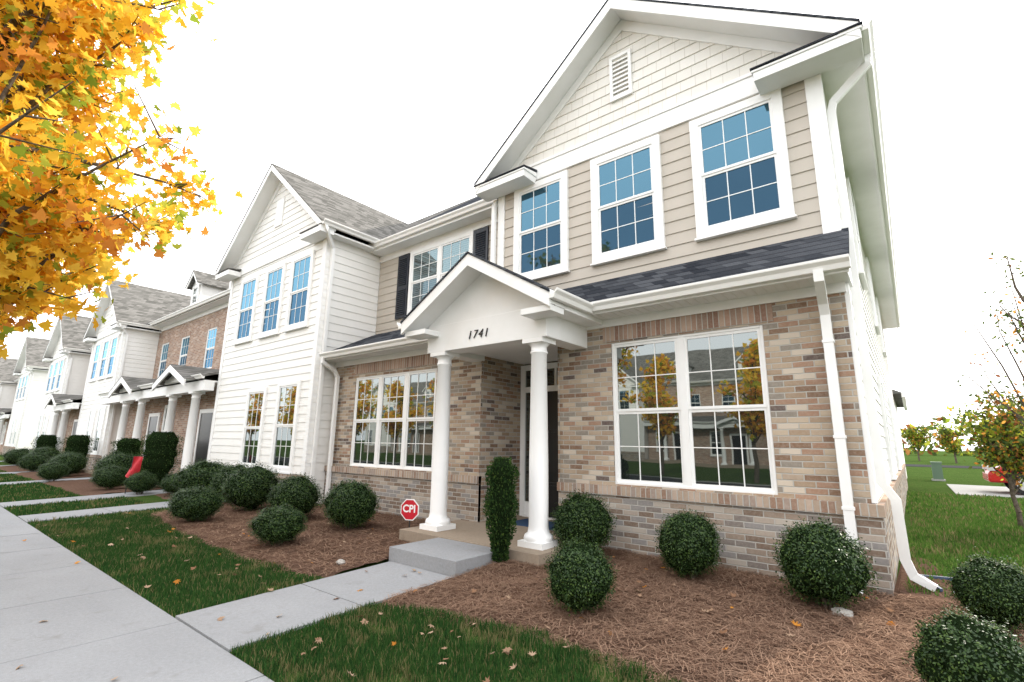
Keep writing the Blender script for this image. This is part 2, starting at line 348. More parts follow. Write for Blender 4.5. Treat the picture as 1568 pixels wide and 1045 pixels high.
h.prism('porch_tympanum','white',[(-5.95,3.3),(-3.4,3.3),(-4.68,4.06)],5.16,5.2)
px,pz=-4.68,4.19
for xe,q in ((-6.1,1),(-3.26,-1)):
    h.prism('porch_roof','roof',[(xe,3.36),(px,pz+.01),(px,pz-.02),(xe,3.33)],4.76,7.15)
    h.prism('porch_rake','white',[(xe+q*.01,3.332),(px,pz-.024),(px,pz-.2),(xe+q*.01,3.155)],4.775,4.82)
    h.prism('porch_soffit','white',[(xe+q*.02,3.25),(px,pz-.10),(px,pz-.15),(xe+q*.02,3.2)],4.82,5.16)
    h.box('eave_return','white',min(xe+q*.03,xe+q*.5),max(xe+q*.03,xe+q*.5),4.84,5.15,3.12,3.2)
    h.box('porch_eave','white',min(xe+q*.02,xe+q*.3),max(xe+q*.02,xe+q*.3),5.15,6.2,3.19,3.27)
h.M=R90
h.gutter(4.78,5.75,3.27,3.37); h.M=I4
h.M=RM90; h.gutter(-5.75,-4.78,-6.1,3.37); h.M=I4
def pent(x0,x1,yt,zt):
    h.prism('pent_roof','roof',[(5.78,3.40),(yt,zt),(yt,zt-.06),(5.78,3.34)],x0,x1,'x')
pent(-5.55,-.28,6.5,3.99); pent(-10.17,-5.55,7.2,4.12)
h.prism('trim','white',[(5.82,3.27),(5.82,3.34),(6.48,3.9),(6.48,3.27)],-.36,-.31,'x')
h.box('soffit','white',-10.17,-6.0,5.80,6.19,3.262,3.29); h.box('soffit','white',-3.55,-.31,5.80,6.19,3.262,3.29)
for i in range(26):
    x=-3.2+i*.11; h.box('soffit_groove','gutter',x-.006,x+.006,5.81,6.15,3.254,3.26)
h.box('soffit_frieze','white',-10.17,-5.9,6.165,6.21,3.15,3.262); h.box('soffit_frieze','white',-3.56,-.36,6.165,6.21,3.15,3.262)
h.box('fascia','white',-10.1,-6.12,5.775,5.80,3.25,3.37); h.box('fascia','white',-3.25,-.29,5.775,5.80,3.25,3.37)
h.gutter(-10.04,-6.12,5.774,3.395); h.gutter(-3.24,-.27,5.774,3.395)
yg=6.5; xl,xr=-5.58,-.36; xp=-2.97; zp=8.57; ze=6.27; sl=(zp-ze)/(2.98)
h.quad('wall_core','beige',(xl,yg+.03,3.3),(xr,yg+.03,3.3),(xr,yg+.03,6.2),(xl,yg+.03,6.2))
h.lap('siding','beige',yg,3.9,6.12,lambda z:(xl+.14,xr-.16),.185)
def gext(z): 
    w=(zp-.17-z)/sl; return (xp-w,xp+w)
h.lap('gable_shake','shake',yg,6.46,zp-.2,gext,.18)
h.quad('wall_core','beige',(xl+.2,yg+.03,6.1),(xr-.2,yg+.03,6.1),(xp,yg+.03,8.4))
h.box('trim','white',xl,xl+.15,yg-.035,yg+.1,3.9,6.12); h.box('trim','white',xr-.17,xr+.012,yg-.035,yg+.1,3.9,6.12)
h.box('trim','white',xl,xr+.01,yg-.038,yg+.02,6.12,6.40); h.box('trim','white',xl,xr+.01,yg-.055,yg+.02,6.40,6.455)
h.gable(-5.86,.10,6.27,xp,zp+.03,6.08,24,yg,'roof',.2)
for a,b_ in ((-5.84,-4.70),(-1.03,.09)):
    h.box('eave_return','white',a,b_,6.1,6.46,6.04,6.16); h.prism('eave_return','white',[(6.085,6.16),(6.46,6.16),(6.46,6.25),(6.085,6.19)],a-.02,b_+.02,'x')
    h.prism('return_roof','roof',[(6.07,6.2),(6.46,6.262),(6.46,6.30),(6.07,6.22)],a-.03,b_+.03,'x')
for w in ((-5.08,-4.14),(-3.49,-2.52),(-1.87,-.89)):
    h.window(w[0]+.02,w[1]-.02,4.39,5.95,yg-.012,cas=.12,cols=3,rows=2,g='glassu')
h.box('gable_vent','white',-3.2,-3.15,yg-.05,yg,6.98,7.80); h.box('gable_vent','white',-2.87,-2.82,yg-.05,yg,6.98,7.80)
h.box('gable_vent','white',-3.15,-2.87,yg-.05,yg,7.75,7.80); h.box('gable_vent','white',-3.15,-2.87,yg-.05,yg,6.98,7.03)
for i in range(9):
    z=7.03+i*.08; h.prism('vent_louvre','white',[(yg-.045,z+.005),(yg-.01,z+.065),(yg-.005,z+.055),(yg-.04,z-.003)],-3.15,-2.87,'x')
y3=7.2
h.lap('siding','beige',y3,4.0,6.15,lambda z:(-10.17,xl),.185); h.quad('wall_core','beige',(-10.17,y3+.03,3.3),(xl,y3+.03,3.3),(xl,y3+.03,6.3),(-10.17,y3+.03,6.3))
h.quad('wall_side','beige',(xl,6.5,3.3),(xl,7.4,3.3),(xl,7.4,6.5),(xl,6.5,6.5))
h.box('trim','white',-10.17,xl-.002,y3-.035,y3,6.0,6.17)
h.window(-8.84,-6.95,4.48,5.9,y3-.012,cas=.09,n=2,cols=3,rows=2,g='glassb')
for a in (-9.38,-6.84+.0):
    h.box('shutter','shutter',a,a+.4,y3-.055,y3-.02,4.38,5.98)
    for z0,z1 in ((4.46,5.12),(5.2,5.9)):
        for i in range(int((z1-z0)/.05)):
            z=z0+i*.05; h.prism('shutter_slat','shutter',[(y3-.06,z),(y3-.075,z+.01),(y3-.06,z+.04),(y3-.055,z+.04)],a+.06,a+.34,'x')
h.box('soffit','white',-10.17,-5.6,6.87,7.2,6.17,6.2)
h.prism('main_roof','roof',[(6.83,6.34),(11.5,9.98),(16.3,6.2),(16.2,6.1),(11.5,9.9),(6.83,6.28)],-10.17,-5.3,'x')
h.box('fascia','white',-10.17,-5.6,6.845,6.87,6.16,6.30)
h.gutter(-10.1,-5.72,6.844,6.34)
h.M=R90
h.lap('side_siding','creamw',.37,.96,6.15,lambda z:(6.22 if z<3.2 else 6.52,24),.185)
h.box('brick_base','brickbase',6.212,24,.302,.37,-.2,.845); h.box('brick_ledge','rowlock',6.212,24,.282,.38,.845,.963)
for (a,b_,c,d) in ((9.5,10.4,4.4,5.9),(14,14.9,4.4,5.9),(18,18.9,4.4,5.9),(11,11.9,1.1,2.7),(16,16.9,1.1,2.7)): h.window(a,b_,c,d,.36,cas=.09)
h.box('side_corner','white',6.21,6.30,.335,.40,.97,3.25)
h.M=I4
h.box('side_soffit','white',-.36,.07,6.47,24,6.15,6.18); h.box('side_fascia','white',.07,.095,6.12,24,6.05,6.2)
h.M=R90; h.gutter(6.14,24,-.097,6.27); h.M=I4
h.quad('rear_wall','creamw',(-.37,24,0),(-10,24,0),(-10,24,6.2),(-.37,24,6.2)); 
h.box('garage_wing','creamw',-6,-.38,24.02,32,0,3.6); h.prism('garage_roof','roofg',[(-6.4,3.6),(0,3.6),(-3.2,5.2)],24.1,32.4); h.prism('garage_eave','white',[(-.1,3.45),(.02,3.45),(.02,3.6),(-.1,3.6)],24.05,32.5)
h.sweep('downspout','white',[(-.55,5.72,3.30),(-.55,5.72,3.2),(-.57,6.02,3.03),(-.57,6.10,2.9),(-.57,6.10,.25),(-.57,5.95,.14)],.09,.07)
h.sweep('downspout','white',[(.12,6.62,6.18),(.12,6.62,6.05),(-.27,6.66,5.72),(-.3,6.66,5.6),(-.3,6.66,1.15),(-.2,6.66,.98),(-.19,6.66,.40),(-.14,6.66,.25),(.02,6.64,.17)],.09,.065)
h.sweep('downspout','white',[(-9.96,5.72,3.30),(-9.96,5.72,3.2),(-9.93,6.02,3.03),(-9.93,6.10,2.9),(-9.93,6.10,.15)],.085,.065)
h.sweep('downspout','white',[(-5.8,6.78,6.3),(-5.8,6.78,6.2),(-5.66,6.5,6.02),(-5.64,6.42,5.85),(-5.64,6.42,4.05)],.075,.06)
for z in (2.6,1.6,.9): h.box('downspout_strap','white',-.625,-.515,6.06,6.15,z,z+.03)
h.done()
cu=bpy.data.curves.new('house_number','FONT'); cu.body='1741'; cu.size=.18; cu.extrude=.008; cu.shear=.25; cu.space_character=1.2; cu.offset=-.0025
cu.materials.append(M['black']); o=bpy.data.objects.new('house_number',cu); COL.objects.link(o); o.location=(-4.98,5.128,3.0); o.rotation_euler=(math.pi/2,0,0)
o.parent=bpy.data.objects['townhouse']
# ================================================================ row units
def gable_unit(x0,x1,base='brickbase',wall='creamw',mirror=False,far=False,rz=0,loc=(0,0,0),shift=0):
    b=B('townhouse',loc,rz); yf=5.7; xp=(x0+x1)/2; w=(x1-x0)/2; zE=6.42; zP=zE+ (w+.3)*.86
    X=lambda x:(x0+x1-x) if mirror else x
    def win(a,c,z0,z1,g='glass'):
        a,c=sorted((X(a),X(c))); b.window(a,c,z0,z1,yf-.012,cas=.1,cols=3 if not far else 2,rows=2,g=g)
    b.lap('siding',wall,yf,.78,6.2,lambda z:(x0+.1,x1-.1),.185)
    b.quad('wall_core',wall,(x0,yf+.03,0),(x1,yf+.03,0),(x1,yf+.03,6.3),(x0,yf+.03,6.3))
    s=.86
    b.lap('gable_siding',wall,yf,6.42,zP-.25,lambda z:(xp-(zP-.17-z)/s,xp+(zP-.17-z)/s),.18)
    b.quad('wall_core',wall,(x0+.1,yf+.03,6.2),(x1-.1,yf+.03,6.2),(xp,yf+.03,zP-.2))
    b.box('brick_base',base,x0,x1,yf-.05,yf+.02,-.2,.66); b.box('brick_ledge','rowlock',x0,x1+.01,yf-.08,yf+.02,.66,.76)
    b.box('trim','white',x0,x0+.14,yf-.035,yf+.1,.76,6.2); b.box('trim','white',x1-.14,x1+.01,yf-.035,yf+.1,.76,6.2)
    b.box('trim','white',x0,x1+.01,yf-.04,yf+.02,6.2,6.42)
    b.gable(x0-.32,x1+.32,zE,xp,zP,5.3,10.6,yf,'roofg',.18)
    for a,c in ((x0-.3,x0+.6),(x1-.6,x1+.3)):
        b.box('eave_return','white',a,c,5.32,5.67,6.16,6.30); b.prism('return_roof','roofg',[(5.3,6.31),(5.67,6.36),(5.67,6.40),(5.3,6.33)],a-.02,c+.02,'x')
    for c in (1.02,2.4,3.9): win(x1-c-.42,x1-c+.42,4.22,5.9,'glassu')
    win(x1-1.45,x1-.62,.9,2.75); win(x1-3.05,x1-2.22,.9,2.68)
    b.box('gable_vent','white',xp-.2,xp+.2,yf-.04,yf,7.2,8.0)
    b.M=R90; b.lap('side_siding',wall,-x1,.1,6.25,lambda z:(5.7,12),.185)
    b.M=I4; b.box('side_soffit','white',x1,x1+.27,5.66,10,6.2,6.24); b.M=R90; b.gutter(5.34,10,-(x1+.3),6.43); b.M=I4
    b.quad('side_wall',wall,(x0,5.7,0),(x0,12,0),(x0,12,6.3),(x0,5.7,6.3))
    b.M=RM90; b.gutter(-10,-5.34,x0-.3,6.43); b.M=I4
    b.sweep('downspout','white',[(x1+.33,5.42,6.33),(x1+.33,5.45,6.25),(x1+.06,5.8,5.95),(x1+.06,5.82,5.8),(x1+.06,5.82,.2)],.08,.07)
    b.prism('main_roof','roofg',[(6.85,6.35),(11.5,9.98),(16.2,6.3)],x0,x1,'x'); b.box('rear_wall',wall,x0,x1,12,16,0,6.3)
    return b.done(bevel=not far)
def brick_unit(x0,x1,wins,doors,dorm,far=False,rz=0,loc=(0,0,0),wall='brickred'):
    b=B('townhouse',loc,rz); yf=7.0
    holes=[(w-.43,w+.43,4.05,5.62) for w in wins]
    b.holed('brick_upper',wall,x0,x1,3.3,6.25,yf,holes,.07)
    for q in holes: b.window(q[0]+.02,q[1]-.02,q[2]+.02,q[3]-.02,yf+.055,cas=.02,cols=2 if far else 3,rows=2,g='glassu',sillp=False); b.box('brick_header','soldier',q[0]-.05,q[1]+.05,yf-.01,yf+.002,q[3]+.005,q[3]+.2)
    b.box('brick_lower',wall,x0,x1,6.2,7.0,-.2,3.3)
    b.box('trim','white',x0,x1,yf-.04,yf+.01,6.25,6.45); b.box('soffit','white',x0,x1,6.62,yf,6.42,6.45)
    b.prism('main_roof','roofg',[(6.58,6.55),(11.5,9.98),(16.2,6.3),(6.6,6.45)],x0,x1,'x'); b.gutter(x0,x1,6.6,6.57)
    b.box('rear_wall','creamw',x0,x1,12,16,0,6.3)
    b.prism('pent_roof','roofg',[(5.3,3.3),(7.0,3.78),(7.0,3.7),(5.3,3.24)],x0,x1,'x'); b.box('soffit','white',x0,x1,5.34,6.2,3.1,3.14); b.box('porch_beam','white',x0,x1,5.34,5.6,2.85,3.1); b.gutter(x0,x1,5.32,3.3)
    b.box('porch_slab','slab',x0,x1,5.15,6.2,-.1,.2)
    for d in doors:
        column(b,d-.95,5.46,.2,2.85,.13); column(b,d+.95,5.46,.2,2.85,.13)
        b.box('front_door','black',d-.48,d+.48,6.16,6.22,.2,2.3); b.box('door_frame','white',d-.6,d-.48,6.14,6.22,.2,2.42); b.box('door_frame','white',d+.48,d+.6,6.14,6.22,.2,2.42); b.box('door_frame','white',d-.48,d+.48,6.14,6.22,2.3,2.42)
        b.window(d+1.15,d+1.95,.9,2.6,6.18,cas=.08,cols=2,rows=2)
        b.prism('porch_gable','white',[(d-1.2,3.2),(d+1.2,3.2),(d,3.62)],5.22,5.28)
        for xe in (d-1.35,d+1.35): b.prism('porch_roof','roofg',[(xe,3.18),(d,3.70),(d,3.68),(xe,3.16)],4.95,6.9); b.prism('porch_rake','white',[(xe,3.155),(d,3.675),(d,3.47),(xe,2.96)],4.955,5.0)
    for d in dorm:
        b.box('dormer_wall','creamw',d-.55,d+.55,7.35,9.0,6.8,8.05); b.window(d-.28,d+.28,7.25,7.95,7.34,cas=.1,cols=2,rows=2,sillp=False)
        b.prism('dormer_gable','white',[(d-.6,8.05),(d+.6,8.05),(d,8.6)],7.34,7.4)
        for xe in (d-.72,d+.72): b.prism('dormer_roof','roofg',[(xe,8.03),(d,8.72),(d,8.68),(xe,7.99)],7.1,9.6); b.prism('dormer_rake','white',[(xe,7.985),(d,8.675),(d,8.52),(xe,7.84)],7.12,7.15)
    return b.done(bevel=not far)
gable_unit(-15.4,-10.19)
brick_unit(-26.38,-15.42,[-17.4,-20.2,-22.9,-25.3],[-17.2,-22.2],[-19.6,-23.6])
gable_unit(-31.6,-26.4,far=True)
brick_unit(-37.0,-31.62,[-33.2,-35.4],[-34.6],[-34.3],far=True)
gable_unit(-42.2,-37.02,far=True,mirror=True)
gable_unit(-54.2,-49.0,far=True)
brick_unit(-65.0,-54.2,[-56,-59,-61.5,-63.8],[-57,-62],[-57.5,-61.5],far=True)
gable_unit(-70.2,-65.02,far=True)
brick_unit(-80.6,-70.2,[-72,-75,-77.5,-79.8],[-73,-78],[-73.5,-77.5],far=True)
gable_unit(-85.8,-80.62,far=True)
for i,x in enumerate((-52,-36,-20,-4,12)):
    gable_unit(-2.6,2.6,far=True,rz=math.pi,loc=(x,-21,0))
    brick_unit(-5.3,5.3,[-3.8,-1.2,1.4,4],[-2.4,2.6],[-2.5,2.5],far=True,rz=math.pi,loc=(x+8,-21,0))
# ================================================================ ground
def hz(y): return 0.0 if y<1.8 else min(.03*(y-1.8),.132)
ys=[-600,-1.9,1.8,2.5,3.5,4.5,6.2,12,40,700]
V=[];F=[]
for y in ys:
    z=hz(y)-.012
    V+=[(-700,y,z),(700,y,z)]
for i in range(len(ys)-1): F.append((2*i,2*i+1,2*i+3,2*i+2))
mesh_obj('grass_ground',V,F,['grass'])
b=B('sidewalk')
x=-4.97-1.5*60
while x<14:
    b.box('panel','conc',x+.005,x+1.495,0.0,1.793,-.1,.0+U(-.002,.002)); x+=1.5
b.done(False)
WALKS=(-13.0,-15.9,-22.6,-28.5,-35,-41)
def walk(x0,x1,y0,y1):
    b=B('garden_path'); n=max(1,round((y1-y0)/1.15)); 
    for i in range(n):
        a=y0+(y1-y0)*i/n+.006; c=y0+(y1-y0)*(i+1)/n-.006
        b.add('panel','conc',[(x0,a,-.08),(x1,a,-.08),(x1,c,-.08),(x0,c,-.08),(x0,a,hz(a)+.008),(x1,a,hz(a)+.008),(x1,c,hz(c)+.008),(x0,c,hz(c)+.008)],[(0,3,2,1),(4,5,6,7),(0,1,5,4),(1,2,6,5),(2,3,7,6),(3,0,4,7)])
    b.done(False)
walk(-5.12,-4.04,1.8,4.08)
for x in WALKS: walk(x-.5,x+.5,1.8,5.6)
b=B('street'); b.box('asphalt','asphalt',-300,300,-9.6,-2.4,-.12,-.004); b.box('kerb','kerb',-300,300,-2.4,-2.22,-.1,.03); b.box('kerb','kerb',-300,300,-9.78,-9.6,-.1,.03); b.done(False)
b=B('driveway'); b.box('concrete','kerb',.9,60,21.2,27,.1,.145); b.box('asphalt','asphalt',-40,120,52,59,.1,.142); b.done(False)
def lerp(pts,x):
    for (a,b_),(c,d) in zip(pts,pts[1:]):
        if a<=x<=c: return b_+(d-b_)*(x-a)/(c-a)
    return pts[-1][1] if x>pts[-1][0] else pts[0][1]
beds=[([(-4.0,3.0),(-3.7,3.15),(-2.5,3.38),(-1.3,3.30),(-.5,3.1),(.4,2.95),(1.25,3.1),(1.5,3.6)],[(-4.0,6.3),(-.3,6.3),(-.28,8.6),(-.02,8.4),(.22,6.6),(.7,6.2),(1.2,5.8),(1.5,5.0)],.045),
      ([(-12.2,4.3),(-11.8,3.45),(-9.5,3.12),(-7,3.0),(-5.5,3.08),(-5.16,3.2)],[(-12.2,6.3),(-5.16,6.3)],.045),
      ([(-22,3.3),(-17,3.2),(-16.45,3.5)],[(-22,6.2),(-16.45,6.2)],.12),([(-28.0,3.3),(-23.2,3.3)],[(-28.0,6.2),(-23.2,6.2)],.2),([(-34.4,3.3),(-29.1,3.3)],[(-34.4,6.2),(-29.1,6.2)],.2),([(-15.3,4.4),(-13.55,4.4)],[(-15.3,6.2),(-13.55,6.2)],.1)]
def bedz(x,y,lo,hi):
    e=min(1,min(y-lo,(hi-y)*2+.3)/.25); 
    return hz(y)-.03+.05*max(0,e)+.028*noise.noise((x*2.2,y*2.2,0))+.012*noise.noise((x*9,y*9,3))
for lo,hi,st in beds:
    x=lo[0][0]; x1=lo[-1][0]; V=[];F=[]; nx=int((x1-x)/st); ny=int(4/st)
    for i in range(nx+1):
        xx=x+(x1-x)*i/nx; a=lerp(lo,xx)+.03*noise.noise((xx*4,0,0)); c=lerp(hi,xx)
        for j in range(ny+1):
            y=a+(c-a)*j/ny; V.append((xx,y,bedz(xx,y,a,c)))
    for i in range(nx):
        for j in range(ny): q=i*(ny+1)+j; F.append((q,q+ny+1,q+ny+2,q+1))
    mesh_obj('pine_straw_bed',V,F,['mulch'],smooth=True)
V=[];F=[]
def strands(n,x0,x1,bi,ymax=6.2,L=(.07,.2),w=.0022):
    lo,hi,_=beds[bi]
    for _ in range(n):
        x=U(x0,x1); a=lerp(lo,x)-.05; c=min(ymax,lerp(hi,x)); y=U(a,c)
        z=bedz(x,y,a,c)+U(.002,.024); th=U(0,math.pi); l=U(*L)/2; dx=math.cos(th)*l; dy_=math.sin(th)*l; tz=U(-.014,.014); ww=w*U(.7,1.5)
        nx_,ny_=-math.sin(th)*ww,math.cos(th)*ww; bz=U(.0,.012); k=U(-.02,.02); ox,oy=-math.sin(th)*k,math.cos(th)*k
        o=len(V)
        V.extend([(x-dx-nx_,y-dy_-ny_,z-tz),(x-dx+nx_,y-dy_+ny_,z-tz),(x+ox-nx_,y+oy-ny_,z+bz),(x+ox+nx_,y+oy+ny_,z+bz),(x+dx-nx_,y+dy_-ny_,z+tz),(x+dx+nx_,y+dy_+ny_,z+tz)])
        F.extend([(o,o+1,o+3,o+2),(o+2,o+3,o+5,o+4)])
strands(38000,-4.0,1.4,0,w=.0018); strands(18000,-12,-5.2,1,w=.0026)
mesh_obj('pine_straw',V,F,['straw'])
V=[];F=[];mi=[]
def blades(n,x0,x1,ylo,yhi,hh=(.03,.075),w=.0025,base=0):
    for _ in range(n):
        x=U(x0,x1); a=ylo(x); c=yhi(x); y=U(a,c)
        if x<-12 and any(abs(x-q)<.53 for q in WALKS): continue
        nn=noise.noise((x*1.7,y*1.7,5)); n3=noise.noise((x*6,y*6,9))
        if nn+n3*.6>.36 and R()<.78: continue
        z=hz(y)-.012; H=U(*hh)*(1+.5*nn); th=U(0,6.28); ww=w*U(.7,1.4); l=U(.0,.7)*H; ph=U(0,6.28)
        cx,cy=math.cos(th)*ww,math.sin(th)*ww; lx,ly=math.cos(ph)*l,math.sin(ph)*l; o=len(V)
        V.extend([(x-cx,y-cy,z),(x+cx,y+cy,z),(x+lx*.4+cx*.8,y+ly*.4+cy*.8,z+H*.6),(x+lx*.4-cx*.8,y+ly*.4-cy*.8,z+H*.6),(x+lx,y+ly,z+H)])
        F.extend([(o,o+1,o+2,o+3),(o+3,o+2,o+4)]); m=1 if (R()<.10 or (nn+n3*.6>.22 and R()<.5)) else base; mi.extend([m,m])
blades(60000,-4.02,1.3,lambda x:1.795,lambda x:lerp(beds[0][0],x)+.04+.03*math.sin(x*7))
blades(42000,-12,-5.14,lambda x:1.795,lambda x:lerp(beds[1][0],x)+.04+.04*math.sin(x*5),w=.003)
blades(9000,-16.4,-12.0,lambda x:1.81,lambda x:3.9,w=.006); blades(14000,-35,-16.4,lambda x:1.81,lambda x:3.3,w=.009)
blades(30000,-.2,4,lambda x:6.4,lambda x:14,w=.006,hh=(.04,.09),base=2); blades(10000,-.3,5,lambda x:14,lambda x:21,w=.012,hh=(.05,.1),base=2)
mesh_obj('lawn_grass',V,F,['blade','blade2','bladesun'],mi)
# ================================================================ foliage
ML=[(0,-.5),(.10,-.16),(.42,-.34),(.33,-.06),(.58,.12),(.27,.17),(.22,.34),(.0,.62),(-.22,.34),(-.27,.17),(-.58,.12),(-.33,-.06),(-.42,-.34),(-.10,-.16)]
SL=[(0,-.5),(.25,-.1),(.2,.25),(0,.55),(-.2,.25),(-.25,-.1)]
def rot():
    return Matrix.Rotation(U(0,6.28),3,'Z')@Matrix.Rotation(math.acos(U(-1,1)),3,'X')@Matrix.Rotation(U(0,6.28),3,'Z')
def leaf(V,F,p,size,shape,M3=None,curl=.12):
    M3=M3 or rot(); o=len(V); c=U(-curl,curl)*3
    for x,y in shape:
        q=M3@Vector((x*size,y*size,c*(x*x+y*y)*size)); V.append((p[0]+q.x,p[1]+q.y,p[2]+q.z))
    F.append(tuple(range(o,o+len(shape))))
def tube(V,F,a,b_,ra,rb,n=6):
    a=Vector(a);b_=Vector(b_); t=(b_-a)
    if t.length<1e-4: return
    t.normalize(); u=t.orthogonal().normalized(); w=t.cross(u); o=len(V)
    for p,r in ((a,ra),(b_,rb)):
        for i in range(n):
            g=2*math.pi*i/n; q=p+u*math.cos(g)*r+w*math.sin(g)*r; V.append(tuple(q))
    for i in range(n): F.append((o+i,o+(i+1)%n,o+n+(i+1)%n,o+n+i))
def tree(name,base,top,cc,cr,tr,nl,ntw,per,ls,mats,wts,shape=ML,spread=.28,seed=1,lean=0):
    random.seed(seed); e=bpy.data.objects.new(name,None); COL.objects.link(e); e.location=base
    V=[];F=[]
    cc=Vector(cc); n=7; pts=[Vector((0,0,-.1))]
    for i in range(1,n+1): pts.append(Vector((U(-.06,.06)+cc.x*i/n*.6,U(-.06,.06)+cc.y*i/n*.6,top*i/n)))
    for i in range(n): tube(V,F,pts[i],pts[i+1],tr*(1-i/n*.75),tr*(1-(i+1)/n*.75),10)
    tips=[]
    for k in range(nl):
        i=random.randint(2,n); st=pts[i]
        while True:
            d=Vector((U(-1,1),U(-1,1),U(-1,1)))
            if .35<d.length<1: break
        tgt=cc+Vector((d.x*cr[0],d.y*cr[1],d.z*cr[2]))*.9
        if tgt.z<st.z-.3: st=pts[max(2,i-3)]
        mid=st.lerp(tgt,.5)+Vector((U(-.15,.15),U(-.15,.15),U(.0,.25)))*cr[2]*.5
        ch=[st,st.lerp(mid,.5)+Vector((U(-.05,.05),U(-.05,.05),0)),mid,mid.lerp(tgt,.5)+Vector((U(-.06,.06),U(-.06,.06),.03)),tgt]
        r0=tr*.42
        for j in range(4): tube(V,F,ch[j],ch[j+1],r0*(1-j*.23),r0*(1-(j+1)*.23),6)
        for _ in range(ntw):
            j=random.randint(1,3); f=R(); p=ch[j].lerp(ch[j+1],f); q=p+Vector((U(-1,1),U(-1,1),U(-.7,.9)))*U(.2,.55)*cr[0]*.38
            tube(V,F,p,q,tr*.10,tr*.035,4); tips.append((p,q))
    mesh_obj('trunk_and_limbs',V,F,['bark'],parent=e,smooth=True)
    V=[];F=[];mi=[]
    for p,q in tips:
        cm=random.choices(range(len(mats)),wts)[0]
        for _ in range(per):
            c=p.lerp(q,U(.15,1.1))+Vector((random.gauss(0,spread*.5),random.gauss(0,spread*.5),random.gauss(0,spread*.45)-.03))
            leaf(V,F,c,ls*U(.65,1.2),shape); mi.append(cm if R()<.65 else random.choices(range(len(mats)),wts)[0])
    mesh_obj('leaves',V,F,mats,mi,parent=e); return e
def copytree(e,loc,rz,sc=1):
    n=bpy.data.objects.new(e.name.split('.')[0],None); COL.objects.link(n); n.location=loc; n.rotation_euler=(0,0,rz); n.scale=(sc,sc,sc)
    for c in e.children:
        o=bpy.data.objects.new(c.name.split('.')[0],c.data); COL.objects.link(o); o.parent=n
tree('maple_tree',(-7.7,-.35,0),6.5,(.28,.68,5.1),(2.8,2.45,3.05),.11,62,15,17,.135,['ly','lg','lo','lgr'],[7,3.2,1.5,2.0],seed=5,spread=.28)
T0=tree('maple_tree',(-5.2,-11.2,0),5.6,(0,0,4.4),(2.0,2.0,2.4),.10,24,8,12,.22,['ly','lg','lo','lgr'],[5,3,2,3],seed=20,spread=.35)
for k,(x,y) in enumerate(((-9.8,-11.5),(-17.7,-11.2),(-25,-11.5),(-29.5,-11.2),(-35,-11.5),(-44,-11.3),(-50,-11.3),(5,-11.5))): copytree(T0,(x,y,0),k*1.1,U(.85,1.15))
tree('crape_myrtle_tree',(1.38,13.2,.1),2.0,(.1,0,1.85),(.95,.9,.8),.045,28,9,14,.09,['ldg','lr','lo','lgr'],[6,1.3,1,3],shape=SL,seed=9,spread=.18)
tree('sparse_cherry_tree',(1.45,8.9,.1),3.3,(-.1,0,3.05),(1.15,1.1,1.3),.04,30,9,4,.06,['ldg','lr','lo'],[6,1.5,.7],shape=SL,seed=12,spread=.16)
for i,(x,y,s_) in enumerate(((7,62,3.2),(3.4,70,3),(10,85,6),(.5,78,3))):
    tree('autumn_tree',(x,y,.1),s_,(0,0,s_),(s_*.6,s_*.6,s_*.55),.1,16,7,16,.3,['lo','lr','ldg','lgr'],[1.5,1,5,4],shape=SL,seed=40+i,spread=.4)
random.seed(3)
def shrub_mesh(name,n,kind):
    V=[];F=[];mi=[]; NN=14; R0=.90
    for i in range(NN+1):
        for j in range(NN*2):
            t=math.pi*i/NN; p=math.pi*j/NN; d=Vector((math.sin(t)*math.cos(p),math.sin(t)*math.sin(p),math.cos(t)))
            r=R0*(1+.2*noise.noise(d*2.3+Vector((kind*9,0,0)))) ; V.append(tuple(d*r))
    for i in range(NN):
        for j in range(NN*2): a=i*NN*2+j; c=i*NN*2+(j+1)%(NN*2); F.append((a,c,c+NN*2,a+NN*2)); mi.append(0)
    for _ in range(n):
        d=Vector((random.gauss(0,1),random.gauss(0,1),random.gauss(0,1))).normalized()
        r=(1+.2*noise.noise(d*2.3+Vector((kind*9,0,0)))+.10*noise.noise(d*7+Vector((kind,3,0))))*(U(.88,1.03) if R()<.86 else U(1.0,1.15))
        q=d.to_track_quat('Z','Y').to_matrix()@Matrix.Rotation(U(0,6.28),3,'Z')@Matrix.Rotation(U(-1.1,1.1),3,'X')
        leaf(V,F,d*r,U(.045,.08),SL,q); mi.append(2 if R()<.22+.3*noise.noise(d*4) else 1)
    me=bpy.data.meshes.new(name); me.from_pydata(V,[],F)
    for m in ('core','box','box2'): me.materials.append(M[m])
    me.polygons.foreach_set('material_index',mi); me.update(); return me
SM=[shrub_mesh('boxwood_foliage',7500,k) for k in range(4)]
def shrub(x,y,r,hh=None,zc=None,i=0):
    hh=hh or r; z0=hz(y); e=bpy.data.objects.new('boxwood_shrub',None); COL.objects.link(e); e.location=(x,y,z0)
    o=bpy.data.objects.new('foliage',SM[i%4]); COL.objects.link(o); o.parent=e; o.scale=(r,r,hh); o.location=(0,0,(zc if zc else hh+.05)); o.rotation_euler=(0,0,i*1.3)
    V=[];F=[]
    for k in range(7):
        a=U(0,6.28); tube(V,F,(math.cos(a)*.03,math.sin(a)*.03,-.05),(math.cos(a)*r*.4,math.sin(a)*r*.4,hh*.8),.011,.006,5)
    mesh_obj('stems',V,F,['bark'],parent=e)
